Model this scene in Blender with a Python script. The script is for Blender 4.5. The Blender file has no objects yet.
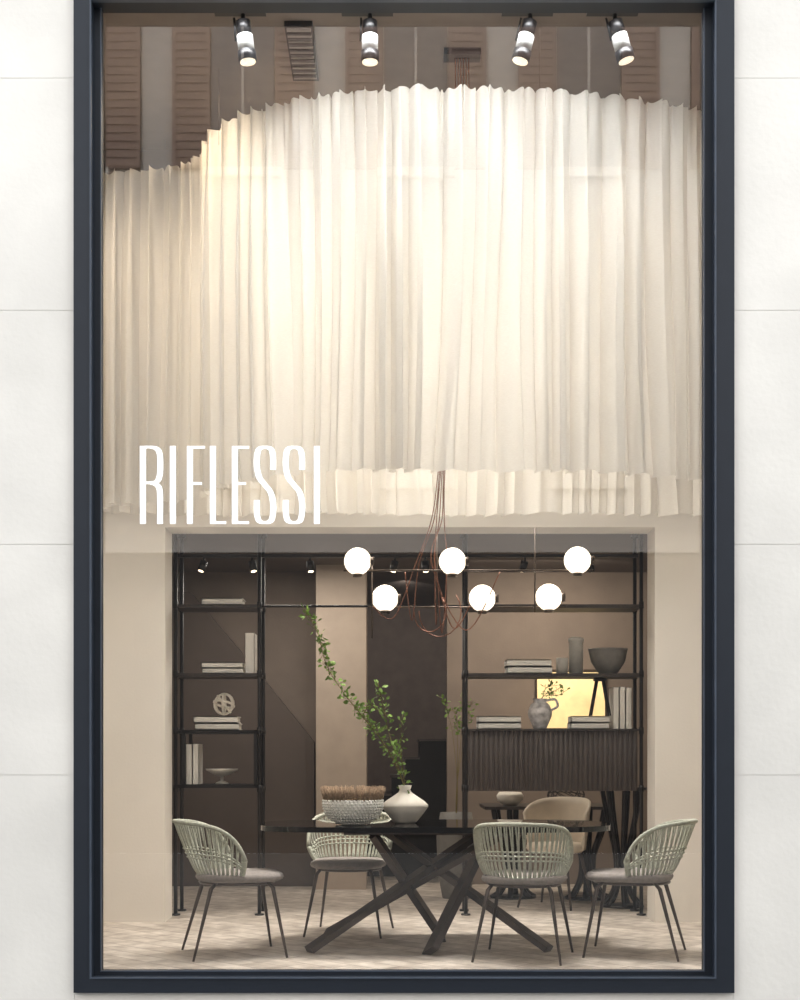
import bpy, math, random
from mathutils import Vector, Matrix
random.seed(7)
F=1380.0; CZ=1.17
def X(px,D): return (px-400)*D/F
def Z(py,D): return CZ+(755-py)*D/F
def P(px,py,D): return Vector((X(px,D),D,Z(py,D)))
sc=bpy.context.scene
try:
    sc.view_settings.view_transform='Standard'; sc.view_settings.look='None'
except Exception: pass

# ---------------------------------------------------------------- materials
def lin(c):
    return tuple(((v/255)/12.92 if v/255<=0.04045 else (((v/255)+0.055)/1.055)**2.4) for v in c)+(1,)
def mat(name,rgb,rough=0.6,metal=0.0,var=0.12,scale=8.0,bump=0.0,bscale=60.0,spec=0.5,emit=0.0,ergb=None,coat=0.0,stretch=None):
    m=bpy.data.materials.new(name); m.use_nodes=True
    nt=m.node_tree; N=nt.nodes; L=nt.links
    b=N['Principled BSDF']; c=lin(rgb)
    tc=N.new('ShaderNodeTexCoord'); mp=N.new('ShaderNodeMapping')
    L.new(tc.outputs['Object'],mp.inputs['Vector'])
    if stretch: mp.inputs['Scale'].default_value=stretch
    nz=N.new('ShaderNodeTexNoise'); nz.inputs['Scale'].default_value=scale; nz.inputs['Detail'].default_value=6
    L.new(mp.outputs[0],nz.inputs['Vector'])
    cr=N.new('ShaderNodeValToRGB')
    cr.color_ramp.elements[0].position=0.3; cr.color_ramp.elements[1].position=0.7
    cr.color_ramp.elements[0].color=tuple(v*(1-var) for v in c[:3])+(1,)
    cr.color_ramp.elements[1].color=tuple(min(1,v*(1+var)) for v in c[:3])+(1,)
    L.new(nz.outputs['Fac'],cr.inputs['Fac']); L.new(cr.outputs['Color'],b.inputs['Base Color'])
    b.inputs['Roughness'].default_value=rough; b.inputs['Metallic'].default_value=metal
    b.inputs['Specular IOR Level'].default_value=spec; b.inputs['Coat Weight'].default_value=coat
    if bump>0:
        n2=N.new('ShaderNodeTexNoise'); n2.inputs['Scale'].default_value=bscale; n2.inputs['Detail'].default_value=4
        L.new(mp.outputs[0],n2.inputs['Vector'])
        bp=N.new('ShaderNodeBump'); bp.inputs['Strength'].default_value=bump; bp.inputs['Distance'].default_value=0.01
        L.new(n2.outputs['Fac'],bp.inputs['Height']); L.new(bp.outputs[0],b.inputs['Normal'])
    if emit>0:
        b.inputs['Emission Color'].default_value=lin(ergb or rgb); b.inputs['Emission Strength'].default_value=emit
    return m

M={}
M['stone']=mat('pale_limestone',(216,212,205),0.7,var=0.07,scale=1.8,bump=0.15,bscale=30)
M['joint']=mat('joint_grout',(208,203,196),0.9)
M['navy']=mat('navy_painted_steel',(30,35,43),0.5,metal=0.0,var=0.06,spec=0.3)
M['navyl']=mat('navy_bead',(64,71,82),0.4,spec=0.3)
M['white']=mat('white_vinyl',(252,252,252),0.5,var=0.0,emit=0.25,ergb=(255,255,255))
M['cream']=mat('cream_plaster',(238,232,223),0.8,var=0.04,scale=1.5,bump=0.1)
M['ceil']=mat('taupe_ceiling_paint',(116,106,99),0.8,var=0.05)
M['taupe']=mat('taupe_wall_plaster',(126,113,102),0.75,var=0.14,scale=2.2,bump=0.15)
M['dtaupe']=mat('dark_taupe_plaster',(90,79,72),0.75,var=0.1,scale=2)
M['colm']=mat('beige_column_plaster',(178,162,146),0.7,var=0.05)
M['dark']=mat('charcoal_paint',(124,110,102),0.7,var=0.1)
M['step']=mat('black_stair_stone',(20,18,19),0.6,var=0.15)
M['stepedge']=mat('stair_nosing',(86,78,74),0.5,var=0.1)
M['black']=mat('black_steel',(29,27,28),0.4,metal=0.3,var=0.1)
M['bronze']=mat('burnished_bronze',(80,71,67),0.38,metal=0.5,var=0.2,scale=5)
M['rope']=mat('woven_rope',(188,190,175),0.85,var=0.15,scale=60,bump=0.4,bscale=200)
M['seat']=mat('taupe_seat_fabric',(142,134,129),0.9,var=0.12,scale=50,bump=0.3,bscale=300)
M['book']=mat('book_covers_ivory',(243,239,231),0.7,var=0.03)
M['page']=mat('book_pages',(233,227,216),0.9,var=0.1,scale=80)
M['ceramic']=mat('matte_ceramic',(236,229,217),0.55,var=0.05,scale=12)
M['bead']=mat('beads_offwhite',(244,241,234),0.6,var=0.12,scale=50)
M['straw']=mat('straw_fringe',(150,126,102),0.85,var=0.35,scale=80)
M['grey']=mat('grey_ceramic',(118,115,110),0.6,var=0.1,scale=20)
M['lgrey']=mat('light_grey_ceramic',(190,186,178),0.6,var=0.1,scale=20)
M['leaf']=mat('leaf_green',(122,154,68),0.6,var=0.4,scale=30)
M['twig']=mat('twig_brown',(122,110,66),0.8,var=0.2)
M['copper']=mat('copper_cord',(122,76,54),0.4,metal=0.3,var=0.1)
M['brass']=mat('champagne_rod',(84,72,62),0.35,metal=0.6,var=0.1)
M['globe']=mat('opal_globe',(255,248,236),0.4,var=0.0,emit=1.8,ergb=(255,240,218))
M['lens']=mat('lamp_lens',(255,240,220),0.4,emit=0.9,ergb=(255,238,214))
M['slens']=mat('small_lamp_lens',(255,240,220),0.4,emit=5,ergb=(255,228,190))
M['lampw']=mat('lamp_white',(170,170,168),0.5)
M['flute']=mat('fluted_brown_lacquer',(80,72,68),0.55,var=0.1,spec=0.4)
M['shelfm']=mat('shelf_dark_wood',(54,47,44),0.5,var=0.2,scale=6,stretch=(1,8,8))
M['tableg']=mat('black_glass',(12,12,14),0.05,var=0.0,spec=0.5,coat=0.3)
M['tan']=mat('cream_leather',(232,219,199),0.6,var=0.08)
M['yellow']=mat('amber_lamp_glow',(235,215,170),0.6,var=0.25,scale=5,emit=0.6,ergb=(255,218,145))  # emissive amber standing in for lamp glow on the back wall
M['facade']=mat('facade_stucco',(198,189,180),0.85,var=0.08,scale=1.2)
M['shutter']=mat('shutter_paint',(138,114,103),0.7,var=0.1)
M['dglass']=mat('dark_window_glass',(98,97,98),0.3,var=0.1)
M['shopf']=mat('shopfront_dark',(44,41,40),0.6)
M['asphalt']=mat('street_stone',(88,86,84),0.85,var=0.2,scale=4,bump=0.3)
M['marble']=mat('patterned_jug',(202,198,198),0.35,var=0.45,scale=22)

def glassmat():
    m=bpy.data.materials.new('shop_window_glass'); m.use_nodes=True
    nt=m.node_tree; N=nt.nodes; L=nt.links; N.remove(N['Principled BSDF']); out=N['Material Output']
    t=N.new('ShaderNodeBsdfTransparent'); t.inputs[0].default_value=(0.98,0.985,0.98,1)
    g=N.new('ShaderNodeBsdfGlossy'); g.inputs['Roughness'].default_value=0.0
    fr=N.new('ShaderNodeFresnel'); fr.inputs['IOR'].default_value=1.5
    mu=N.new('ShaderNodeMath'); mu.operation='MULTIPLY'; mu.inputs[1].default_value=2.8; mu.use_clamp=True
    L.new(fr.outputs[0],mu.inputs[0])
    mx=N.new('ShaderNodeMixShader'); L.new(mu.outputs[0],mx.inputs[0]); L.new(t.outputs[0],mx.inputs[1]); L.new(g.outputs[0],mx.inputs[2])
    L.new(mx.outputs[0],out.inputs[0]); return m
M['glass']=glassmat()
def curtainmat():
    m=bpy.data.materials.new('sheer_linen'); m.use_nodes=True
    nt=m.node_tree; N=nt.nodes; L=nt.links; N.remove(N['Principled BSDF']); out=N['Material Output']
    tc=N.new('ShaderNodeTexCoord'); mp=N.new('ShaderNodeMapping'); mp.inputs['Scale'].default_value=(60,60,400)
    L.new(tc.outputs['Object'],mp.inputs[0])
    nz=N.new('ShaderNodeTexNoise'); nz.inputs['Scale'].default_value=1.0; nz.inputs['Detail'].default_value=3; L.new(mp.outputs[0],nz.inputs['Vector'])
    cr=N.new('ShaderNodeValToRGB'); cr.color_ramp.elements[0].color=lin((229,223,213)); cr.color_ramp.elements[1].color=lin((248,245,238))
    L.new(nz.outputs['Fac'],cr.inputs[0])
    d=N.new('ShaderNodeBsdfDiffuse'); tl=N.new('ShaderNodeBsdfTranslucent'); tr=N.new('ShaderNodeBsdfTransparent')
    L.new(cr.outputs[0],d.inputs[0]); L.new(cr.outputs[0],tl.inputs[0])
    m1=N.new('ShaderNodeMixShader'); m1.inputs[0].default_value=0.32
    L.new(d.outputs[0],m1.inputs[1]); L.new(tl.outputs[0],m1.inputs[2])
    m2=N.new('ShaderNodeMixShader'); m2.inputs[0].default_value=0.18
    L.new(m1.outputs[0],m2.inputs[1]); L.new(tr.outputs[0],m2.inputs[2])
    L.new(m2.outputs[0],out.inputs[0]); return m
M['linen']=curtainmat()
def floormat():
    m=bpy.data.materials.new('beige_stone_parquet'); m.use_nodes=True
    nt=m.node_tree; N=nt.nodes; L=nt.links; b=N['Principled BSDF']
    tc=N.new('ShaderNodeTexCoord'); mp=N.new('ShaderNodeMapping'); mp.inputs['Rotation'].default_value=(0,0,math.radians(45))
    L.new(tc.outputs['Object'],mp.inputs[0])
    br=N.new('ShaderNodeTexBrick'); br.inputs['Scale'].default_value=1.0
    br.inputs['Color1'].default_value=lin((222,212,201)); br.inputs['Color2'].default_value=lin((194,183,171)); br.inputs['Mortar'].default_value=lin((168,156,144))
    br.inputs['Mortar Size'].default_value=0.006; br.inputs['Brick Width'].default_value=0.45; br.inputs['Row Height'].default_value=0.15
    L.new(mp.outputs[0],br.inputs['Vector'])
    nz=N.new('ShaderNodeTexNoise'); nz.inputs['Scale'].default_value=9; nz.inputs['Detail'].default_value=8; L.new(tc.outputs['Object'],nz.inputs['Vector'])
    cr=N.new('ShaderNodeValToRGB'); cr.color_ramp.elements[0].position=.35; cr.color_ramp.elements[1].position=.65
    cr.color_ramp.elements[0].color=(.62,.60,.58,1); cr.color_ramp.elements[1].color=(1,1,1,1)
    L.new(nz.outputs['Fac'],cr.inputs[0])
    mx=N.new('ShaderNodeMixRGB'); mx.blend_type='MULTIPLY'; mx.inputs[0].default_value=1
    L.new(br.outputs['Color'],mx.inputs[1]); L.new(cr.outputs[0],mx.inputs[2]); L.new(mx.outputs[0],b.inputs['Base Color'])
    b.inputs['Roughness'].default_value=0.45
    return m
M['floor']=floormat()

# ---------------------------------------------------------------- mesh builder
class MB:
    def __init__(s): s.v=[]; s.f=[]; s.m=[]; s.sm=[]; s.mats=[]
    def mi(s,k):
        if k not in s.mats: s.mats.append(k)
        return s.mats.index(k)
    def add(s,vs,fs,k,smooth=False):
        o=len(s.v); s.v+= [tuple(v) for v in vs]; i=s.mi(k)
        for f in fs: s.f.append(tuple(a+o for a in f)); s.m.append(i); s.sm.append(smooth)
    def box(s,a,b,k):
        x0,y0,z0=a; x1,y1,z1=b
        x0,x1=min(x0,x1),max(x0,x1); y0,y1=min(y0,y1),max(y0,y1); z0,z1=min(z0,z1),max(z0,z1)
        s.add([(x0,y0,z0),(x1,y0,z0),(x1,y1,z0),(x0,y1,z0),(x0,y0,z1),(x1,y0,z1),(x1,y1,z1),(x0,y1,z1)],
              [(0,3,2,1),(4,5,6,7),(0,1,5,4),(1,2,6,5),(2,3,7,6),(3,0,4,7)],k)
    def beam(s,p,q,w,t,k,up=(0,0,1)):
        p=Vector(p); q=Vector(q); d=(q-p).normalized(); sd=d.cross(Vector(up))
        if sd.length<1e-4: sd=Vector((1,0,0))
        sd.normalize(); u=sd.cross(d).normalized()
        vs=[]
        for c in (p,q):
            for a,b in ((-1,-1),(1,-1),(1,1),(-1,1)): vs.append(c+sd*a*w/2+u*b*t/2)
        s.add(vs,[(0,1,2,3),(7,6,5,4),(0,4,5,1),(1,5,6,2),(2,6,7,3),(3,7,4,0)],k)
    def tube(s,pts,r,k,n=8,closed=False):
        pts=[Vector(p) for p in pts]; m=len(pts)
        rr=r if isinstance(r,(list,tuple)) else [r]*m
        vs=[]; prev=None
        for i,p in enumerate(pts):
            if closed: d=pts[(i+1)%m]-pts[i-1]
            else: d=pts[min(i+1,m-1)]-pts[max(i-1,0)]
            if d.length<1e-9: d=Vector((0,0,1))
            d.normalize()
            if prev is None:
                a=Vector((0,0,1)) if abs(d.z)<.9 else Vector((1,0,0)); u=d.cross(a).normalized()
            else:
                u=prev-d*prev.dot(d)
                if u.length<1e-6: u=d.cross(Vector((0,0,1)))
                u.normalize()
            prev=u; w=d.cross(u)
            for j in range(n):
                t=2*math.pi*j/n; vs.append(p+(u*math.cos(t)+w*math.sin(t))*rr[i])
        fs=[]
        for i in range(m if closed else m-1):
            i2=(i+1)%m
            for j in range(n):
                j2=(j+1)%n; fs.append((i*n+j,i*n+j2,i2*n+j2,i2*n+j))
        if not closed: fs.append(tuple(range(n-1,-1,-1))); fs.append(tuple((m-1)*n+j for j in range(n)))
        s.add(vs,fs,k,True)
    def lathe(s,prof,c,k,n=32,sx=1,sy=1):
        vs=[]; m=len(prof)
        for r,z in prof:
            for j in range(n):
                t=2*math.pi*j/n; vs.append((c[0]+r*sx*math.cos(t),c[1]+r*sy*math.sin(t),c[2]+z))
        fs=[]
        for i in range(m-1):
            for j in range(n):
                j2=(j+1)%n; fs.append((i*n+j,i*n+j2,(i+1)*n+j2,(i+1)*n+j))
        s.add(vs,fs,k,True)
    def sphere(s,c,r,k,n=16,m=10):
        prof=[(max(1e-4,r*math.sin(math.pi*i/m)),-r*math.cos(math.pi*i/m)) for i in range(m+1)]
        s.lathe(prof,c,k,n)
    def leaf(s,p,d,sz,k='leaf'):
        d=Vector(d).normalized(); r=Vector((random.uniform(-1,1),random.uniform(-1,1),random.uniform(-1,1)))
        sd=d.cross(r).normalized(); u=sd.cross(d); p=Vector(p)
        vs=[p,p+d*sz*.35+sd*sz*.3+u*sz*.1,p+d*sz*.75+sd*sz*.24+u*sz*.08,p+d*sz,p+d*sz*.75-sd*sz*.24+u*sz*.08,p+d*sz*.35-sd*sz*.3+u*sz*.1,p+d*sz*.5]
        s.add(vs,[(0,1,6),(1,2,6),(2,3,6),(3,4,6),(4,5,6),(5,0,6)],k,True)
    def obj(s,name,loc=(0,0,0),rotz=0,origin=None,bevel=0):
        me=bpy.data.meshes.new(name+'_mesh')
        vs=s.v
        if origin is not None:
            vs=[(v[0]-origin[0],v[1]-origin[1],v[2]-origin[2]) for v in vs]; loc=origin
        me.from_pydata(vs,[],s.f)
        for k in s.mats: me.materials.append(M[k])
        me.polygons.foreach_set('material_index',s.m); me.polygons.foreach_set('use_smooth',s.sm)
        me.update()
        o=bpy.data.objects.new(name,me); o.location=loc; o.rotation_euler=(0,0,rotz)
        sc.collection.objects.link(o)
        if bevel:
            b=o.modifiers.new('bevel','BEVEL'); b.width=bevel; b.segments=2; b.limit_method='ANGLE'
        return o
def dup(o,loc,rotz):
    n=bpy.data.objects.new(o.name,o.data); n.location=loc; n.rotation_euler=(0,0,rotz); sc.collection.objects.link(n); return n
def cr_(pts,n=8,closed=False):
    pts=[Vector(p) for p in pts]; out=[]; m=len(pts)
    for i in range(m-1):
        p0=pts[max(i-1,0)]; p1=pts[i]; p2=pts[i+1]; p3=pts[min(i+2,m-1)]
        for j in range(n):
            t=j/n; out.append(0.5*((2*p1)+(p2-p0)*t+(2*p0-5*p1+4*p2-p3)*t*t+(3*p1-p0-3*p2+p3)*t**3))
    out.append(pts[-1]); return out

# ---------------------------------------------------------------- exterior wall
WD=7.40
OF=7.37
fl,frr=X(73.5,OF),X(734.5,OF)
zb,zt=Z(993,OF),Z(-12,OF)
b=MB()
joints=[-0.40,1.063,2.30,3.555,4.80,6.05,7.30,8.6]
g=0.0012
def slab(x0,x1,z0,z1):
    b.box((x0,WD,z0+g),(x1,WD+0.04,z1-g),'stone')
for i in range(len(joints)-1):
    z0,z1=joints[i],joints[i+1]
    for (xa,xb) in ((-6,-4.2),(-4.197,fl-0.002),(frr+0.002,4.2),(4.203,6)):
        slab(xa,xb,z0,z1)
slab(fl,frr,-0.40,zb-0.002); slab(fl,frr,zt+0.004,6.05); slab(fl,frr,6.05,7.30)
b.box((-6,WD+0.006,-0.4),(fl,WD+0.19,8.6),'joint'); b.box((frr,WD+0.006,-0.4),(6,WD+0.19,8.6),'joint')
b.box((fl,WD+0.006,-0.4),(frr,WD+0.19,zb-.003),'joint'); b.box((fl,WD+0.006,zt+.004),(frr,WD+0.19,8.6),'joint')
b.obj('wall_front')

# ---------------------------------------------------------------- window
b=MB()
def ring(x0,x1,z0,z1,wl,wr,wb,wt,ya,yb,k):
    b.box((x0,ya,z0),(x0+wl,yb,z1),k); b.box((x1-wr,ya,z0),(x1,yb,z1),k)
    b.box((x0+wl,ya,z0),(x1-wr,yb,z0+wb),k); b.box((x0+wl,ya,z1-wt),(x1-wr,yb,z1),k)
iyF=7.45
gx0,gx1=X(101,iyF),X(704,iyF); gz0=0.004; gz1=Z(8,7.51)
ox_0,ox_1=X(90.5,OF),X(715.5,OF); oz_0=Z(978,OF); oz_1=Z(0,OF)
ring(fl,frr,zb,zt,ox_0-fl,frr-ox_1,oz_0-zb,zt-oz_1,OF,7.50,'navy')
ring(ox_0-.004,ox_1+.004,oz_0-.004,oz_1+.004,.007,.007,.007,.007,OF-.006,OF+.02,'navyl')
ring(ox_0-.01,ox_1+.01,oz_0-.01,max(gz1,oz_1)+.06,gx0-ox_0+.01,ox_1-gx1+.01,gz0-oz_0+.01,max(gz1,oz_1)+.06-gz1,iyF,7.51,'navy')
ring(gx0-.004,gx1+.004,gz0-.004,gz1+.004,.006,.006,.006,.006,iyF-.005,iyF+.01,'navyl')
b.add([(gx0-.01,7.5,gz0-.01),(gx1+.01,7.5,gz0-.01),(gx1+.01,7.5,gz1+.02),(gx0-.01,7.5,gz1+.02)],[(0,1,2,3)],'glass')
b.obj('window_1')

# lettering on the pane
b=MB()
LD=7.494
def lx(px): return X(px,LD)
lz0,lz1=Z(524,LD),Z(446,LD)
lh=lz1-lz0; px1=LD/F
TH,TN=5.8*px1,2.6*px1
def vbar(px,top=1.0): b.box((lx(px),LD-.002,lz0),(lx(px)+TH,LD+.002,lz0+lh*top),'white')
def hbar(pa,pb,frac): 
    z=lz0+frac*(lh-TN); b.box((lx(pa),LD-.002,z),(lx(pb),LD+.002,z+TN),'white')
def ribbon(pts):
    pts=cr_([Vector((p[0],0,p[1])) for p in pts],8); L_=[];R_=[]
    for i,p in enumerate(pts):
        d=(pts[min(i+1,len(pts)-1)]-pts[max(i-1,0)]).normalized()
        w=TN+(TH-TN)*min(1,abs(d.z)*1.05); nrm=Vector((-d.z,0,d.x))
        L_.append(p+nrm*w/2); R_.append(p-nrm*w/2)
    vs=[]; 
    for l,r in zip(L_,R_): vs+= [(l.x,LD-.002,l.z),(r.x,LD-.002,r.z)]
    b.add(vs,[(2*i,2*i+1,2*i+3,2*i+2) for i in range(len(pts)-1)],'white')
def S(pa,pb):
    x0=lx(pa)+TH/2; x1=lx(pb)-TH/2; z0=lz0+TN/2; h=lh-TN
    q=[(1,.70),(1,.86),(.88,.97),(.5,1),(.12,.97),(0,.86),(0,.74),(.15,.6),(.5,.5),(.85,.4),(1,.26),(1,.14),(.88,.03),(.5,0),(.12,.03),(0,.14),(0,.30)]
    ribbon([(x0+(x1-x0)*u,z0+h*v) for u,v in q])
vbar(140); x0=lx(143); x1=lx(163)-TH/2
q=[(0,1),(.5,1),(.85,.97),(1,.88),(1,.66),(.85,.555),(.5,.53),(0,.53)]
ribbon([(x0+(x1-x0)*u,lz0+TN/2+(lh-TN)*v) for u,v in q])
q=[(.45,.53),(.85,.49),(1,.38),(1,0)]
ribbon([(x0+(x1-x0)*u,lz0+TN/2+(lh-TN)*v-(0.0 if v>0 else TN/2)) for u,v in q])
vbar(170); vbar(187); hbar(187,205,1); hbar(187,202,.52)
vbar(210); hbar(210,226,0)
vbar(232); hbar(232,249,1); hbar(232,246,.52); hbar(232,249,0)
S(254,276); S(283,305); vbar(314)
b.obj('window_lettering')

# ---------------------------------------------------------------- room shell
RX0,RX1=-2.6,2.9; CH=5.4; BW=9.65; BT=0.30; FW=7.592
ox0,ox1=X(165,BW),X(655,BW); oz=Z(527,BW)
b=MB(); b.box((RX0,FW,-0.1),(RX1,16.5,0),'floor'); b.box((gx0-.02,7.512,-0.1),(gx1+.02,FW,0),'floor'); b.obj('floor')
b=MB(); b.box((RX0-.1,FW,0),(RX0,BW,CH),'cream'); b.box((RX0-.1,BW,0),(RX0,16.5,CH),'dtaupe'); b.obj('wall_left')
b=MB(); b.box((RX1,FW,0),(RX1+.1,BW,CH),'cream'); b.box((RX1,BW,0),(RX1+.1,16.5,CH),'dtaupe'); b.obj('wall_right')
b=MB(); b.box((RX0,FW,CH),(RX1,BW+BT,CH+.1),'ceil'); b.obj('ceiling')
b=MB(); b.box((RX0,BW,0),(ox0,BW+BT,4.85),'cream'); b.box((ox1,BW,0),(RX1,BW+BT,4.85),'cream'); b.box((ox0,BW,oz),(ox1,BW+BT,4.85),'cream'); b.box((RX0,BW,4.85),(RX1,BW+BT,CH),'ceil'); b.obj('wall_middle')
b=MB(); b.box((RX0,BW+BT,oz+.06),(RX1,16.5,oz+.16),'dtaupe'); b.obj('ceiling_alcove')
BK=12.5
dx0,dx1=X(365,BK),X(447,BK)
b=MB(); b.box((RX0,BK,0),(dx0,BK+.15,oz+.06),'taupe'); b.box((dx1,BK,0),(RX1,BK+.15,oz+.06),'taupe'); b.obj('wall_back')
b=MB(); b.box((dx0-.6,15.2,0),(dx1+.6,15.3,oz+.06),'dark'); b.box((dx0-.7,BK+.15,0),(dx0-.6,15.3,oz+.06),'dark'); b.box((dx1+.6,BK+.15,0),(dx1+.7,15.3,oz+.06),'dark'); b.obj('wall_hall')
b=MB(); SDp=13.3
for i in range(9):
    xa=X(366,SDp)+.135*(i-3)-.16; zt_=.175*(i+1)-.25 if i>1 else .1*(i+1); xb=xa+.137 if i<8 else dx1+.55
    b.box((xa,SDp,0),(xb,SDp+.9,zt_-.022),'step'); b.box((xa-.015,SDp-.01,zt_-.022),(xb,SDp+.91,zt_),'stepedge')
b.obj('staircase')
b=MB(); b.box((X(316,12.0),12.0,0),(X(366,12.0),12.45,oz+.06),'colm'); b.obj('column')
# sloping stair parapet
b=MB(); y0,y1=12.3,12.45
q=[(RX0+.01,0),(X(314,y0),0),(X(314,y0),Z(742,y0)),(X(258,y0),Z(672,y0)),(X(190,y0),Z(592,y0)),(RX0+.01,Z(592,y0))]
n=len(q); b.add([(x,y0,z) for x,z in q]+[(x,y1,z) for x,z in q],[tuple(range(n)),tuple(range(2*n-1,n-1,-1))]+[(i,i+n,(i+1)%n+n,(i+1)%n) for i in range(n)],'dtaupe')
b.obj('stair_parapet')

# ---------------------------------------------------------------- street
b=MB(); b.box((-14,-6.98,-0.5),(14,WD-.002,-0.4),'asphalt'); b.obj('street_pavement')
b=MB(); fy=-7.0
b.box((-14,fy-.4,4.4),(14,fy,14.2),'facade'); b.box((-14,fy-.4,-.4),(14,fy,4.4),'shopf')
for i in range(-4,5):
    cx=0.25+i*2.75
    b.box((cx-1.0,fy,-.1),(cx+1.0,fy+.05,3.6),'shopf'); b.box((cx-.9,fy+.05,.1),(cx+.9,fy+.06,3.4),'shopf')
    for zz0,zz1 in ((10.5,13.2),):
        b.box((cx-.5,fy,zz0),(cx+.5,fy+.06,zz1),'dglass')
        b.box((cx-.02,fy,zz0),(cx+.02,fy+.09,zz1),'facade')
        b.box((cx-.62,fy,zz1),(cx+.62,fy+.22,zz1+.16),'facade'); b.box((cx-.62,fy,zz0-.14),(cx+.62,fy+.12,zz0),'facade')
        for sgn in (-1,1):
            xa=cx+sgn*.52; xb=cx+sgn*1.12
            for (p,q_) in ((xa,xa+sgn*.06),(xb-sgn*.06,xb)): b.box((p,fy,zz0),(q_,fy+.10,zz1),'shutter')
            b.box((xa,fy,zz0),(xb,fy+.065,zz1),'shutter')
            nn=20
            for j in range(nn):
                z=zz0+.03+(zz1-zz0-.06)*j/nn
                b.box((xa+sgn*.05,fy+.05,z),(xb-sgn*.05,fy+.085,z+.075),'shutter')
    for (rr,yy,k) in ((.72,.06,'facade'),(.60,.12,'facade')):
        n=16; arc=[(cx+rr*math.cos(math.pi*j/n),6.6+rr*math.sin(math.pi*j/n)) for j in range(n+1)]+[(cx-rr,5.4),(cx+rr,5.4)]
        m_=len(arc)
        b.add([(x,fy+yy,z) for x,z in arc]+[(x,fy,z) for x,z in arc],[tuple(range(m_))]+[(j,j+m_,(j+1)%m_+m_,(j+1)%m_) for j in range(m_)],k)
b.obj('opposite_building')

# ---------------------------------------------------------------- curtains
def curtain(path,lam,amp,zb_,zt_,seed,zr):
    rnd=random.Random(seed); a=[rnd.uniform(0,6) for _ in range(8)]
    pts=cr_([Vector((x,y,0)) for x,y in path],40)
    cum=[0]
    for i in range(1,len(pts)): cum.append(cum[-1]+(pts[i]-pts[i-1]).length)
    T=cum[-1]; step=0.0045; N=int(T/step); k=0; vs=[]; rows=40; base=[]
    for i in range(N+1):
        s=T*i/N
        while k<len(cum)-2 and cum[k+1]<s: k+=1
        t=(s-cum[k])/max(1e-9,cum[k+1]-cum[k]); p=pts[k].lerp(pts[k+1],t)
        k0=max(0,k-6); k1=min(len(pts)-1,k+7); d=(pts[k1]-pts[k0]).normalized(); base.append((s,p,d))
    for r in range(rows+1):
        v=(r/rows)**1.25; z=zt_-(zt_-zb_)*v
        for s,p,d in base:
            ph=2*math.pi*s/lam+2.0*math.sin(s*3.1+a[0])+1.7*math.sin(s*6.7+a[1])+1.15*math.sin(s*13.7+a[5])
            ph+= (1.3*math.sin(z*0.8+s*2.3+a[2])+0.8*math.sin(s*8+z*1.5+a[3]))*v
            A=amp*(0.70+0.30*math.sin(s*5.3+a[4]))*(0.5+0.5*min(1,v*2.2))
            w=math.sin(ph)+.25*math.sin(2*ph+a[6]+s)
            pin=max(0,1-v*6)
            fine=math.sin(s*2*math.pi/.052+2*math.sin(s*9))
            off=A*w+0.008*math.sin(ph*2.3+z*.7+s*11)*(.3+.7*v)+pin*0.010*fine+.003*fine*(1-v)
            tg=A*0.6*math.sin(2*ph+.4)
            nrm=Vector((-d.y,d.x,0))
            q=p+nrm*off+d*tg
            hz=0
            if r==rows: hz=0.008*math.sin(ph+1)+0.008*math.sin(s*4+a[6])
            elif r<=1: hz=(0.006*math.sin(ph+.6)+0.004*fine+.003*math.sin(s*17))
            vs.append((q.x,q.y,z+hz))
    W=N+1; b=MB(); fs=[]
    for r in range(rows):
        for i in range(N): fs.append((r*W+i,r*W+i+1,(r+1)*W+i+1,(r+1)*W+i))
    b.add(vs,fs,'linen',True)
    for s,p,d in base[60::460]: b.tube([(p.x,p.y,zr),(p.x,p.y,CH)],.0012,'brass',4)
    return b
FP=[(2.85,9.05),(2.4,8.6),(1.8,8.27),(1.0,8.06),(0.23,8.0),(-0.4,8.08),(-0.85,8.27),(-1.15,8.55),(-1.25,8.82),(-1.4,9.02),(-1.75,9.14),(-2.5,9.2)]
curtain(FP,0.145,0.064,2.825,5.04,3,4.93).obj('sheer_curtain')
BP=[(2.8,9.46),(1.5,9.48),(0,9.49),(-1.4,9.48),(-2.5,9.46)]
curtain(BP,0.14,0.045,2.825,5.02,11,4.93).obj('sheer_curtain')

# ---------------------------------------------------------------- ceiling track spotlights
def spotlamp(px,D,tx,ty,k):
    x=X(px,D); b=MB()
    top=CH
    b.box((x-.16,D-.02,top-.045),(x+.13,D+.02,top),'black')
    d=Vector((tx,ty,-1)).normalized()
    p=Vector((x,D,top-.045))
    b.tube([p,p+Vector((0,0,-.06))],.013,'black',10); p=p+Vector((0,0,-.04))
    b.tube([p,p+d*.08],.042,'black',20); b.tube([p+d*.08,p+d*.17],.046,'lampw',20); b.tube([p+d*.17,p+d*.225],.052,'black',20)
    b.tube([p+d*.225,p+d*.23],.044,'lens',20)
    b.tube([p+Vector((-.05,0,.02)),p+Vector((-.053,0,0))+d*.11],.007,'black',6)
    b.obj('ceiling_spotlight')
    return p+d*.26,d
def addspot(loc,d,power,col,size=1.0,blend=.6,rad=.05):
    l=bpy.data.lights.new('spot_light','SPOT'); l.energy=power; l.color=col; l.spot_size=size; l.spot_blend=blend; l.shadow_soft_size=rad
    o=bpy.data.objects.new('spot_light',l); o.location=loc; o.rotation_euler=Vector(d).to_track_quat('-Z','Y').to_euler(); sc.collection.objects.link(o)
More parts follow.
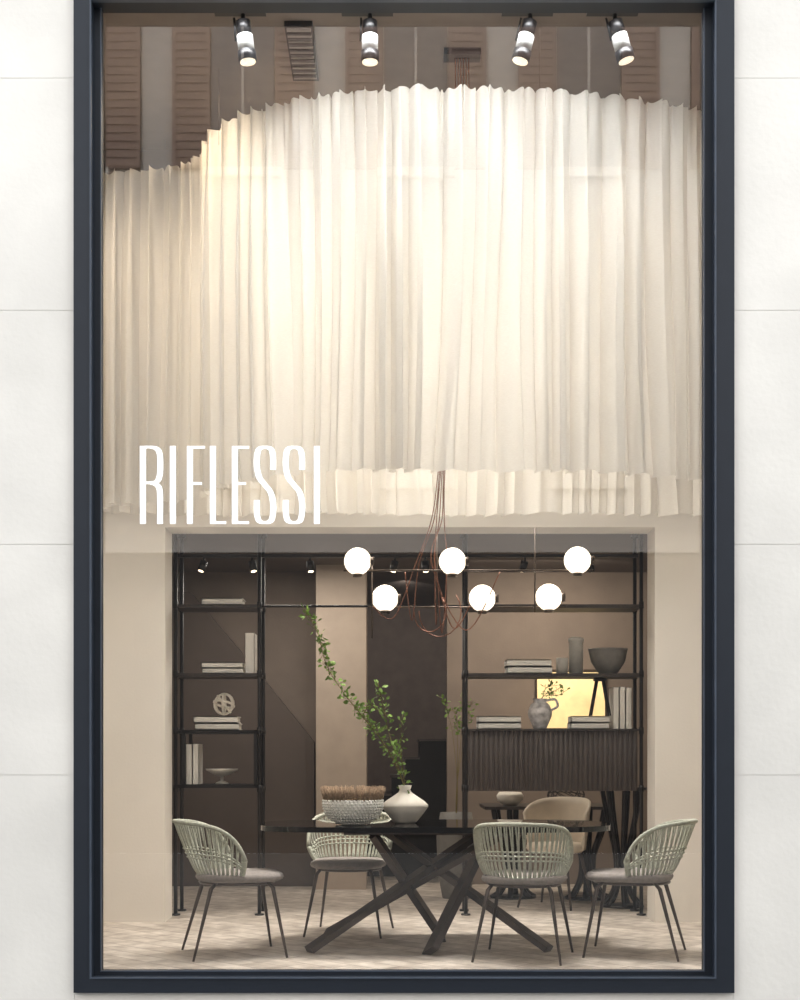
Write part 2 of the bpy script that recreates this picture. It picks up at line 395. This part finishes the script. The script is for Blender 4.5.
def addarea(loc,d,power,col,sx,sy,spread=180):
    l=bpy.data.lights.new('area_light','AREA'); l.shape='RECTANGLE'; l.size=sx; l.size_y=sy; l.energy=power; l.color=col; l.spread=math.radians(spread)
    o=bpy.data.objects.new('fill_area_light',l); o.location=loc; o.rotation_euler=Vector(d).to_track_quat('-Z','Y').to_euler(); sc.collection.objects.link(o)  # added fill light to brighten the interior, has no fixture
WARM=(1,.81,.60)
for px,tx,ty in ((243,.12,.02),(370,0,.02),(530,-.25,.03),(615,.3,.03)):
    l,d=spotlamp(px,7.80,tx,ty,0)
    addspot(l,Vector((tx*.6,.02,-1)),10,(1,.93,.84),1.4,1.0)
# ceiling vent grille
b=MB(); b.box((X(285,8.0),7.95,CH-.03),(X(313,8.0),8.6,CH),'black')
for i in range(10): b.box((X(287,8.0),7.97+.062*i,CH-.045),(X(311,8.0),7.99+.062*i,CH-.03),'grey')
b.obj('ceiling_vent')

# ---------------------------------------------------------------- chandelier
b=MB(); CD=8.5
c0=Vector((X(462,8.3),8.3,CH))
b.box((c0.x-.11,c0.y-.05,CH-.04),(c0.x+.11,c0.y+.05,CH),'black')
globes=[(358,563),(385,597),(452,563),(483,597),(550,596),(576,562)]
zu,zl=Z(572,CD),Z(606,CD)
yu,yl=CD-.07,CD+.07
def pt(px,z,y): return Vector((X(px,CD),y,z))
b.tube([pt(344,zu,yu),pt(592,zu,yu)],.006,'brass',8)
b.tube([pt(368,zl,yl),pt(566,zl,yl)],.006,'brass',8)
for px,za,zc in ((372,zl-.2,zu+.05),(437,zl-.06,zu+.25),(535,zl-.04,zu+.27)):
    b.tube([pt(px,za,CD),pt(px,zc,CD)],.005,'brass',8)
    for z,y in ((zu,yu),(zl,yl)): b.tube([pt(px,z,CD),pt(px,z,y)],.006,'brass',8)
for px,py in globes:
    up=py<580; z=Z(py,CD); y=yu if up else yl
    b.sphere((X(px,CD),y,z),.083,'globe',24,14)
    b.tube([(X(px,CD),y,(z-.083-.012)),(X(px,CD),y,z-.075)],.03,'brass',14)
    bx=X(px,CD); 
    b.tube([(bx,y,z-.09),(bx,y,(zu if up else zl)+.0)],.006,'brass',8)
    b.tube([(bx+.07,y,z),(bx+.10,y,z)],.028,'brass',12)
rnd=random.Random(4)
ends=[(372,zl),(405,zu),(437,zl),(470,zl),(500,zu),(437,zu)]
for i,(epx,ez) in enumerate(ends):
    off=(i-2.5)*.008
    e=pt(epx,ez,CD)
    a=Vector((X(442,CD)+off,CD,2.95)); mid1=Vector((X(438,CD)+off*2,CD+rnd.uniform(-.04,.04),2.62)); mid2=Vector((X(432,CD)+off*3+rnd.uniform(-.05,.05),CD+rnd.uniform(-.05,.05),zu+.05))
    lo=Vector(((mid2.x+e.x)/2,CD,zl-.07-.02*i))
    b.tube(cr_([(c0.x+off*2,c0.y,CH-.03),(c0.x+off*2,c0.y+.05,4.4),(c0.x-.06+off,CD-.05,3.5),a,mid1,mid2,lo,e],8),.0036,'copper',5)
for i in range(2):
    cx=X(430+10*i,CD); pts=[(cx+.1*math.cos(t)*(1+.3*i),CD+.03*math.sin(t*2),zl-.03+(.13+.03*i)*math.sin(t)) for t in [j*math.pi/9 for j in range(-9,3)]]
    b.tube(pts,.0036,'copper',5)
b.obj('globe_chandelier')

# ---------------------------------------------------------------- dining table
b=MB(); TCx,TCy=X(434.5,8.5),8.5; a_,b_=1.063,.5
prof=[]
N=96
for i in range(N):
    t=2*math.pi*i/N; c,s=math.cos(t),math.sin(t)
    prof.append((TCx+a_*math.copysign(abs(c)**.42,c),TCy+b_*math.copysign(abs(s)**.55,s)*(1-.06*abs(c))))
zt0,zt1=.718,.75
b.add([(x,y,zt0) for x,y in prof]+[(x,y,zt1) for x,y in prof],[tuple(range(N-1,-1,-1)),tuple(range(N,2*N))],'tableg')
b.add([(x,y,zt0) for x,y in prof]+[(x,y,zt1) for x,y in prof],[(i,(i+1)%N,(i+1)%N+N,i+N) for i in range(N)],'tableg',True)
b.box((TCx-.55,TCy-.22,.69),(TCx+.55,TCy+.22,.718),'bronze')
def leg(px0,y0,px1,y1,z1=.715,w=.085,t=.035):
    b.beam((X(px0,y0),y0,.022),(X(px1,y1),y1,z1),w,t,'bronze',up=(0,1,.25))
leg(309,8.12,484,8.72,.70,.035,.095)
leg(549,8.15,384,8.72,.70,.035,.095)
leg(430,8.05,490,8.62,.70,.04,.14)
leg(442,8.70,372,8.35,.70,.04,.14)
leg(326,8.85,504,8.30,.70,.035,.09)
b.obj('dining_table')

# ---------------------------------------------------------------- chair
def chair():
    b=MB()
    A=math.radians(98); K=48
    def tp(th,v):
        a=abs(th)/A
        rb=.215; zt_=.785-.06*a**2-.16*a**6
        rt=.295-.02*a; ry=.25+.09*(1-a)
        z0=.468
        r=rb+(rt-rb)*(v**.65); ryy=.195+(ry-.195)*(v**.8)
        return Vector((r*math.sin(th),-ryy*math.cos(th),z0+(zt_-z0)*v))
    ths=[-A+2*A*i/K for i in range(K+1)]
    top=[tp(t,1) for t in ths]; bot=[tp(t,0) for t in ths]
    b.tube(top,.012,'rope',10); b.tube([p+Vector((0,0,.006)) for p in bot],.010,'rope',8)
    for t in (-A,A): b.tube([tp(t,j/8) for j in range(9)],.012,'rope',8)
    nst=28
    for i in range(nst):
        for dd in (-.014,.014):
            t=-A+2*A*(i+.5)/nst
            pts=[]
            for j in range(9):
                v=j/8; sh=dd*2.0*(abs(v-.45)**.6)*1.4
                p=tp(max(-A,min(A,t+sh)),v); pts.append(p)
            b.tube(pts,.0048,'rope',5)
    for v,r in ((.34,.0055),(.42,.0055),(.50,.0055)):
        pts=[]
        for i in range(nst*4+1):
            t=-A+2*A*i/(nst*4); p=tp(t,v); d=Vector((p.x,p.y,0)).normalized(); pts.append(p+d*.008*math.cos(i*math.pi/2+v*40))
        b.tube(pts,r,'rope',5)
    NN=40
    def se(r,t): 
        c,s=math.cos(t),math.sin(t); return (r*.245*math.copysign(abs(c)**.75,c), .045+r*.255*math.copysign(abs(s)**.75,s))
    rings=[(.02,.435),(.9,.435),(.97,.443),(1.0,.458),(.97,.475),(.88,.486),(.5,.491),(.02,.491)]
    vs=[];fs=[]
    for r,z in rings:
        for j in range(NN): x,y=se(r,2*math.pi*j/NN); vs.append((x,y,z))
    for i in range(len(rings)-1):
        for j in range(NN): j2=(j+1)%NN; fs.append((i*NN+j,i*NN+j2,(i+1)*NN+j2,(i+1)*NN+j))
    b.add(vs,fs,'seat',True)
    ringp=[Vector((.205*math.cos(t),.03+.215*math.sin(t),.428)) for t in [2*math.pi*j/32 for j in range(32)]]
    b.tube(ringp,.011,'bronze',8,closed=True)
    for sx in (-1,1):
        for sy in (-1,1):
            b.tube([(sx*.16,sy*.15+.03,.43),(sx*.18,sy*.18+.03,.40),(sx*.25,sy*.27+.01,.0)],[.011,.0125,.007],'bronze',10)
        b.tube([(sx*.17,-.12,.43),(sx*.2,-.1,.48)],.009,'bronze',8)
    return b
ch=chair().obj('dining_chair',(X(232,8.12),8.12,0),math.radians(-74))
dup(ch,(X(524,7.93),7.97,0),math.radians(-14))
dup(ch,(X(637,8.12),8.12,0),math.radians(74))
dup(ch,(X(350,9.12),9.10,0),math.radians(172))

# ---------------------------------------------------------------- table decor
b=MB(); c=(X(353,8.32),8.32,.751)
R=.178
pr=[(.0,.0),(.07,.0),(.12,.02),(.16,.06),(R,.11),(.178,.15),(.168,.15),(.165,.11),(.11,.035),(.0,.02)]
b.lathe(pr,c,'bead',40)
for r in range(9):
    z=.012+.0165*r
    rr=[.10,.128,.148,.162,.17,.176,.179,.18,.179][r]
    n=46
    for j in range(n):
        t=2*math.pi*(j+.5*(r%2))/n; b.sphere((c[0]+rr*math.cos(t),c[1]+rr*math.sin(t),c[2]+z),.0082,'bead',6,4)
for j in range(620):
    t=random.uniform(0,2*math.pi); r0=random.uniform(.160,.176); h=random.uniform(.07,.095)
    p=Vector((c[0]+r0*math.cos(t),c[1]+r0*math.sin(t),c[2]+.14)); q=p+Vector((.012*math.cos(t)+random.uniform(-.012,.012),.012*math.sin(t)+random.uniform(-.012,.012),h))
    b.tube([p,q],[.0035,.0018],'straw',4)
b.obj('beaded_bowl')
VD=8.5
b=MB(); c=(X(405,VD),VD,.751)
pr=[(.0,0),(.06,0),(.075,.012),(.115,.06),(.143,.10),(.143,.112),(.12,.135),(.075,.165),(.04,.19),(.033,.205),(.042,.232),(.036,.232),(.026,.205),(.02,.16),(.0,.15)]
b.lathe(pr,c,'ceramic',40)
mouth=Vector((c[0],c[1],c[2]+.20))
def branch(pts,r0,leaves,sz,start=.2):
    pts=cr_(pts,6); n=len(pts); b.tube(pts,[r0*(1-.7*i/n) for i in range(n)],'twig',6)
    for i in range(leaves):
        f=random.uniform(start,1)*(n-2); k=int(f); p=pts[k].lerp(pts[k+1],f-k)
        o=Vector((random.gauss(0,1),random.gauss(0,1),random.gauss(0,1)+.4)).normalized()
        q=p+o*random.uniform(.005,.04)
        b.tube([p,q],.0012,'twig',4); b.leaf(q,o,sz*random.uniform(.6,1.2))
base=mouth-Vector((0,0,.12))
branch([base,mouth,P(396,765,VD),P(380,738,VD-.03),P(362,716,VD-.05),P(343,692,VD-.06),P(326,664,VD-.08),P(318,634,VD-.08),P(303,607,VD-.1)],.005,210,.036,.25)
branch([base,mouth,P(392,745,VD+.05),P(384,712,VD+.07),P(378,682,VD+.08)],.004,70,.036,.35)
branch([base,mouth,P(401,750,VD-.05),P(402,716,VD-.06)],.004,50,.036,.3)
branch([P(362,716,VD-.05),P(371,705,VD-.05),P(380,712,VD-.02)],.003,30,.03,.2)
b.obj('vase_with_branches')

# ---------------------------------------------------------------- shelving
SD=10.05; SB=SD+.34
def zz(py): return Z(py,SD)
def shelfunit(pl,pr_,left):
    b=MB(); xl,xr=X(pl,SD),X(pr_,SD); ctop=oz+.06
    for x in (xl,xr):
        for y in (SD+.03,SB-.03):
            b.tube([(x,y,.0),(x,y,ctop)],.014,'black',12); b.tube([(x,y,0),(x,y,.012)],.035,'black',16); b.tube([(x,y,ctop-.03),(x,y,ctop)],.03,'black',16)
            for py in ((604,673,730,788)): b.tube([(x,y,zz(py)-.03),(x,y,zz(py)+.02)],.019,'black',12)
    for py in (604,673):
        b.box((xl,SD+.02,zz(py)-.026),(xr,SB,zz(py)),'shelfm')
    if left:
        x0,x1=X(182,SD),X(257,SD)
        for y in (SD+.02,SB):
            for x in (x0,x1-.025): b.box((x,y-.012,zz(788)),(x+.025,y+.012,zz(730)),'black')
            b.box((xl,y-.012,zz(733.5)),(xr,y+.012,zz(730)),'black'); b.box((xl,y-.012,zz(788)),(xr,y+.012,zz(784.5)),'black')
        b.box((x0,SD+.02,zz(733)),(x1,SB,zz(731)),'black'); b.box((x0,SD+.02,zz(787)),(x1,SB,zz(785)),'black')
        b.box((x1-.025,SD+.02,zz(787)),(x1,SB,zz(731)),'black')
    else:
        x0,x1=X(469,SD),X(638,SD); z0,z1=zz(791),zz(731)
        b.box((x0,SD+.02,z0),(x1,SB+.04,z1),'flute'); n=34
        for i in range(n):
            x=x0+(x1-x0)*(i+.5)/n; b.tube([(x,SD+.02,z0),(x,SD+.02,z1)],(x1-x0)/n*.42,'flute',10)
        b.box((x0-.005,SD-.005,z1),(x1+.005,SB+.04,z1+.015),'shelfm')
    return b
shelfunit(175,259,True).obj('shelving_unit')
shelfunit(466,642,False).obj('shelving_unit')
b=MB(); b.tube([(X(259,SD)+.02,SD+.03,Z(604,SD)-.013),(X(466,SD)-.02,SD+.03,Z(604,SD)-.013)],.009,'black',8); b.obj('connecting_rod')
b=MB()
zt2=Z(556,10.22); b.box((X(172,10.22)+.04,10.205,zt2-.012),(X(638,10.22),10.235,zt2+.012),'black')
for px,tx in ((204,-.3),(252,.2),(310,.1),(395,-.2),(425,.1),(525,-.3),(590,.2)):
    x=X(px,10.22); p=Vector((x,10.22,zt2-.012)); d=Vector((tx,.5 if px>500 else -.2,-1)).normalized()
    b.tube([p,p+Vector((0,0,-.03))],.008,'black',8); p=p+Vector((0,0,-.03)); b.tube([p,p+d*.075],.028,'black',14); b.tube([p+d*.075,p+d*.078],.02,'slens',12)
b.obj('track_light_rail')
def books_flat(px0,px1,py0,py1,n,D=None,dd=.22,zbase=None):
    D=D or SD+.06; b=MB(); x0,x1=X(px0,D),X(px1,D); z0=(zbase if zbase is not None else Z(py1,SD))+.001; z1=z0+abs(Z(py0,D)-Z(py1,D)); h=(z1-z0)/n
    for i in range(n):
        j=random.uniform(-.008,.008); zz0=z0+h*i
        b.box((x0+j,D,zz0),(x1+j,D+dd,zz0+h*.14),'book'); b.box((x0+j,D,zz0+h*.84),(x1+j,D+dd,zz0+h*.98),'book')
        b.box((x0+j,D,zz0),(x0+j+.004,D+dd,zz0+h*.98),'book'); b.box((x0+j+.003,D+.004,zz0+h*.14),(x1+j-.006,D+dd-.005,zz0+h*.84),'page')
        b.box((x0+j,D,zz0),(x1+j,D+.004,zz0+h*.98),'book')
    b.obj('book_stack',origin=((x0+x1)/2,D+dd/2,z0))
def books_up(px0,px1,py0,py1,n,dd=.2,zbase=None):
    D=SD+.06; b=MB(); x0,x1=X(px0,D),X(px1,D); z0=(zbase if zbase is not None else Z(py1,SD))+.001; z1=z0+abs(Z(py0,D)-Z(py1,D)); w=(x1-x0)/n
    for i in range(n):
        h=z1-random.uniform(0,.03)
        b.box((x0+w*i+.001,D,z0),(x0+w*(i+.94),D+.004,h),'book'); b.box((x0+w*i+.001,D,z0),(x0+w*i+.004,D+dd,h),'book'); b.box((x0+w*(i+.94)-.003,D,z0),(x0+w*(i+.94),D+dd,h),'book')
        b.box((x0+w*i+.003,D+.004,z0+.003),(x0+w*(i+.94)-.003,D+dd-.005,h-.005),'page')
    b.obj('upright_books',origin=((x0+x1)/2,D+dd/2,z0))
zcab=Z(731,SD)+.015
books_flat(202,243,597,604,1); books_flat(202,243,662,673,2); books_up(245,255,629,673,1)
books_flat(194,238,716,730,2); books_up(186,199,742,785,2,zbase=zz(784.5))
books_flat(507,552,659,673,2); books_flat(477,520,716,729,2,zbase=zcab); books_flat(572,610,716,729,2,zbase=zcab); books_up(613,632,686,729,3,zbase=zcab)
b=MB(); D=SD+.15; c=(X(222,D),D,zz(784.5)+.001)
b.lathe([(0,0),(.05,0),(.045,.01),(.012,.025),(.012,.055),(.06,.07),(.115,.10),(.12,.112),(.112,.112),(.05,.08),(0,.075)],c,'lgrey',28); b.obj('pedestal_bowl')
b=MB(); c=Vector((X(224,D),D,Z(716,D)+.088))
for ax in ((1,0,0),(.5,.87,0),(-.5,.87,.2),(.2,.3,1),(.9,.1,.7)):
    a=Vector(ax).normalized(); u=a.orthogonal().normalized(); w=a.cross(u)
    b.tube([c+(u*math.cos(t)+w*math.sin(t))*.075 for t in [2*math.pi*i/28 for i in range(28)]],.009,'ceramic',8,closed=True)
b.obj('knot_sculpture')
zs=Z(673,SD)+.001
b=MB(); x=X(576,D); b.lathe([(0,0),(.052,0),(.052,.24),(.058,.245),(.058,.262),(.03,.272),(0,.272)],(x,D,zs),'lgrey',24); b.obj('lidded_canister')
b=MB(); x=X(561,D); b.lathe([(0,0),(.042,0),(.045,.11),(.04,.115),(.036,.1),(0,.02)],(x,D-.06,zs),'lgrey',24); b.obj('small_cup')
b=MB(); x=X(608,D); b.lathe([(0,0),(.06,0),(.08,.02),(.125,.09),(.142,.17),(.148,.185),(.138,.185),(.11,.09),(0,.03)],(x,D,zs),'grey',28); b.obj('serving_bowl')
zc=zcab+.001
b=MB(); x=X(540,D)
b.lathe([(0,0),(.045,0),(.05,.01),(.085,.09),(.09,.13),(.07,.18),(.045,.2),(.055,.225),(.048,.225),(.03,.19),(0,.1)],(x,D,zc),'marble',28)
b.tube(cr_([(x+.08,D,zc+.14),(x+.13,D,zc+.17),(x+.11,D,zc+.22),(x+.045,D,zc+.21)],6),.009,'marble',8)
for i in range(3):
    branch([(x,D,zc+.15),(x+.02,D,zc+.24),(x+.05+.04*i,D-.02,zc+.31-.03*i),(x+.12+.03*i,D-.03*i,zc+.32-.02*i)],.003,16,.03,.5)
b.obj('patterned_jug')
b=MB(); x=X(600,D)
za=zcab+.001+abs(Z(716,SD+.06)-Z(729,SD+.06))+.002
hh=Z(673,SD)-.026-za-.004
for i in range(4):
    t=math.pi/4+i*math.pi/2; b.tube([(x+.035*math.cos(t),D+.035*math.sin(t),za+hh-.02),(x+.10*math.cos(t),D+.07*math.sin(t),za)],[.010,.007],'black',8)
b.tube([(x,D,za+hh-.02),(x,D,za+hh)],.05,'black',16); b.obj('tripod_stand')
b=MB(); b.box((X(538,12.4),12.46,Z(728,12.4)),(X(606,12.4),12.485,Z(672,12.4)),'yellow'); b.box((X(536,12.4),12.47,Z(731,12.4)),(X(608,12.4),12.499,Z(669,12.4)),'brass'); b.obj('wall_glow_panel')  # framed emissive panel in place of lamp glow falling on the wall
b=MB(); PD=11.3; x=X(456,PD)
b.lathe([(0,0),(.11,0),(.15,.2),(.16,.5),(.13,.7),(.11,.7),(.12,.5),(0,.4)],(x,PD,0),'grey',28)
for e in ((440,695),(452,708),(462,690),(472,700)):
    branch([(x,PD,.6),(x+.01,PD,.95),(X((462+e[0])/2,PD),PD,Z(725,PD)),(X(e[0],PD),PD-.03,Z(e[1],PD))],.004,28,.035,.65)
b.obj('branch_in_floor_vase')

# ---------------------------------------------------------------- background furniture
b=MB(); b.box((X(484,11.1),10.95,.735),(X(610,11.1),11.75,.76),'shelfm')
for cx,cy in ((X(590,11.1),11.25),(X(590,11.1)-.6,11.35)):
    for i in range(6):
        t=2*math.pi*i/6+.3; c_,s_2=math.cos(t),math.sin(t)
        pts=cr_([(cx+r*c_,cy+r*s_2*.8,z) for r,z in ((.17,.735),(.13,.55),(.055,.35),(.06,.18),(.12,.05),(.19,.0))],5)
        b.tube(pts,[.024]*len(pts),'black',8)
    b.lathe([(0,0),(.19,0),(.19,.012),(0,.012)],(cx,cy,0),'black',28)
b.obj('console_table')
b=MB(); cx,cy=X(622,10.66),10.66
for i in range(7):
    t=2*math.pi*i/7+.2; c_,s_2=math.cos(t),math.sin(t)
    pts=cr_([(cx+r*c_,cy+r*s_2,z) for r,z in ((.15,.90),(.115,.70),(.06,.45),(.045,.28),(.07,.12),(.15,.012))],6)
    b.tube(pts,[.019]*len(pts),'black',8)
b.lathe([(0,0),(.17,0),(.165,.014),(0,.016)],(cx,cy,0),'black',28)
b.lathe([(0,.90),(.19,.90),(.19,.92),(0,.92)],(cx,cy,0),'black',28)
b.obj('side_table')
b=MB(); D2=11.15
b.lathe([(0,0),(.05,0),(.10,.04),(.11,.08),(.09,.11),(.08,.10),(0,.03)],(X(510,D2),D2,.761),'ceramic',24); b.obj('round_pot')
b=MB(); rnd=random.Random(9)
c=Vector((X(566,D2),D2,.761+.085))
for i in range(9):
    a=Vector((rnd.uniform(-1,1),rnd.uniform(-1,1),rnd.uniform(-1,1))).normalized(); u=a.orthogonal().normalized(); w=a.cross(u)
    b.tube([c+Vector(((u.x*math.cos(t)+w.x*math.sin(t))*.15,(u.y*math.cos(t)+w.y*math.sin(t))*.08,(u.z*math.cos(t)+w.z*math.sin(t))*.08)) for t in [2*math.pi*k/24 for k in range(24)]],.004,'black',6,closed=True)
b.obj('wire_sculpture')
b=MB()
NN=24; vs=[];fs=[]
for r in range(7):
    v=r/6
    for j in range(NN+1):
        t=math.radians(-95+190*j/NN); R_=.23+.04*v; z=.44+(.40-.12*(abs(t)/1.66)**3)*v; vs.append((R_*math.sin(t),-R_*math.cos(t),z))
for r in range(6):
    for j in range(NN): fs.append((r*(NN+1)+j,r*(NN+1)+j+1,(r+1)*(NN+1)+j+1,(r+1)*(NN+1)+j))
b.add(vs,fs,'tan',True)
b.lathe([(0,.42),(.2,.42),(.23,.45),(.22,.49),(.1,.5),(0,.5)],(0,0,0),'tan',28)
for sx in(-1,1):
    for sy in(-1,1): b.tube([(sx*.14,sy*.14,.43),(sx*.22,sy*.22,0)],[.016,.009],'bronze',8)
o=b.obj('upholstered_chair',(X(556,10.65),10.66,0),math.radians(150))
md=o.modifiers.new('thick','SOLIDIFY'); md.thickness=.02

# ---------------------------------------------------------------- lights
w=bpy.data.worlds.new('sky'); sc.world=w; w.use_nodes=True
bg=w.node_tree.nodes['Background']; bg.inputs[0].default_value=(.90,.95,1,1); bg.inputs[1].default_value=3.2
def sun(e,ang,col,d,loc):
    l=bpy.data.lights.new('sun','SUN'); l.energy=e; l.angle=math.radians(ang); l.color=col
    o=bpy.data.objects.new('sun',l); o.rotation_euler=Vector(d).to_track_quat('-Z','Y').to_euler(); o.location=loc; sc.collection.objects.link(o)
sun(3.8,10,(1,.97,.94),(.3,-1,-1.0),(3,10,22))
addspot((-.80,8.75,5.3),(-.55,-.1,-1),120,WARM,2.1,.9,.2)
addspot((1.8,8.9,5.3),(.1,-.1,-1),42,WARM,2.1,.9,.2)
addarea((.2,8.85,5.35),(0,.0,-1),80,(1,.955,.89),2.2,.7,80)
addarea((.2,7.66,5.37),(0,.0,-1),44,(.96,.98,1),2.8,.08,120)
addspot((-2.0,8.2,5.3),(0,.3,-1),70,(1,.86,.70),1.8,.9,.1)
addspot((2.3,8.2,2.7),(0,1,-1.0),15,(1,.95,.88),2.4,.9,.2)
addspot((-2.2,8.2,2.7),(0,1,-1.0),15,(1,.95,.88),2.4,.9,.2)
addarea((-.9,11.2,oz+.03),(0,0,-1),28,(1,.92,.83),1.2,.3)
addarea((1.2,11.6,oz+.03),(0,.3,-1),34,(1,.87,.72),1.2,.3)
addspot((.05,13.0,oz+.02),(0,.75,-.5),45,(1,.92,.84),2.0,.9,.03)  # added light without a fixture, lifts the dark hall
addspot((X(570,12),11.7,2.6),(0,.5,-1),26,(1,.78,.5),1.2,.8)

cam=bpy.data.cameras.new('camera'); cam.sensor_width=36; cam.lens=F*36/1000; cam.shift_y=.255; cam.clip_end=200
o=bpy.data.objects.new('camera',cam); o.location=(0,0,CZ); o.rotation_euler=(math.radians(90),0,0); sc.collection.objects.link(o)
sc.camera=o
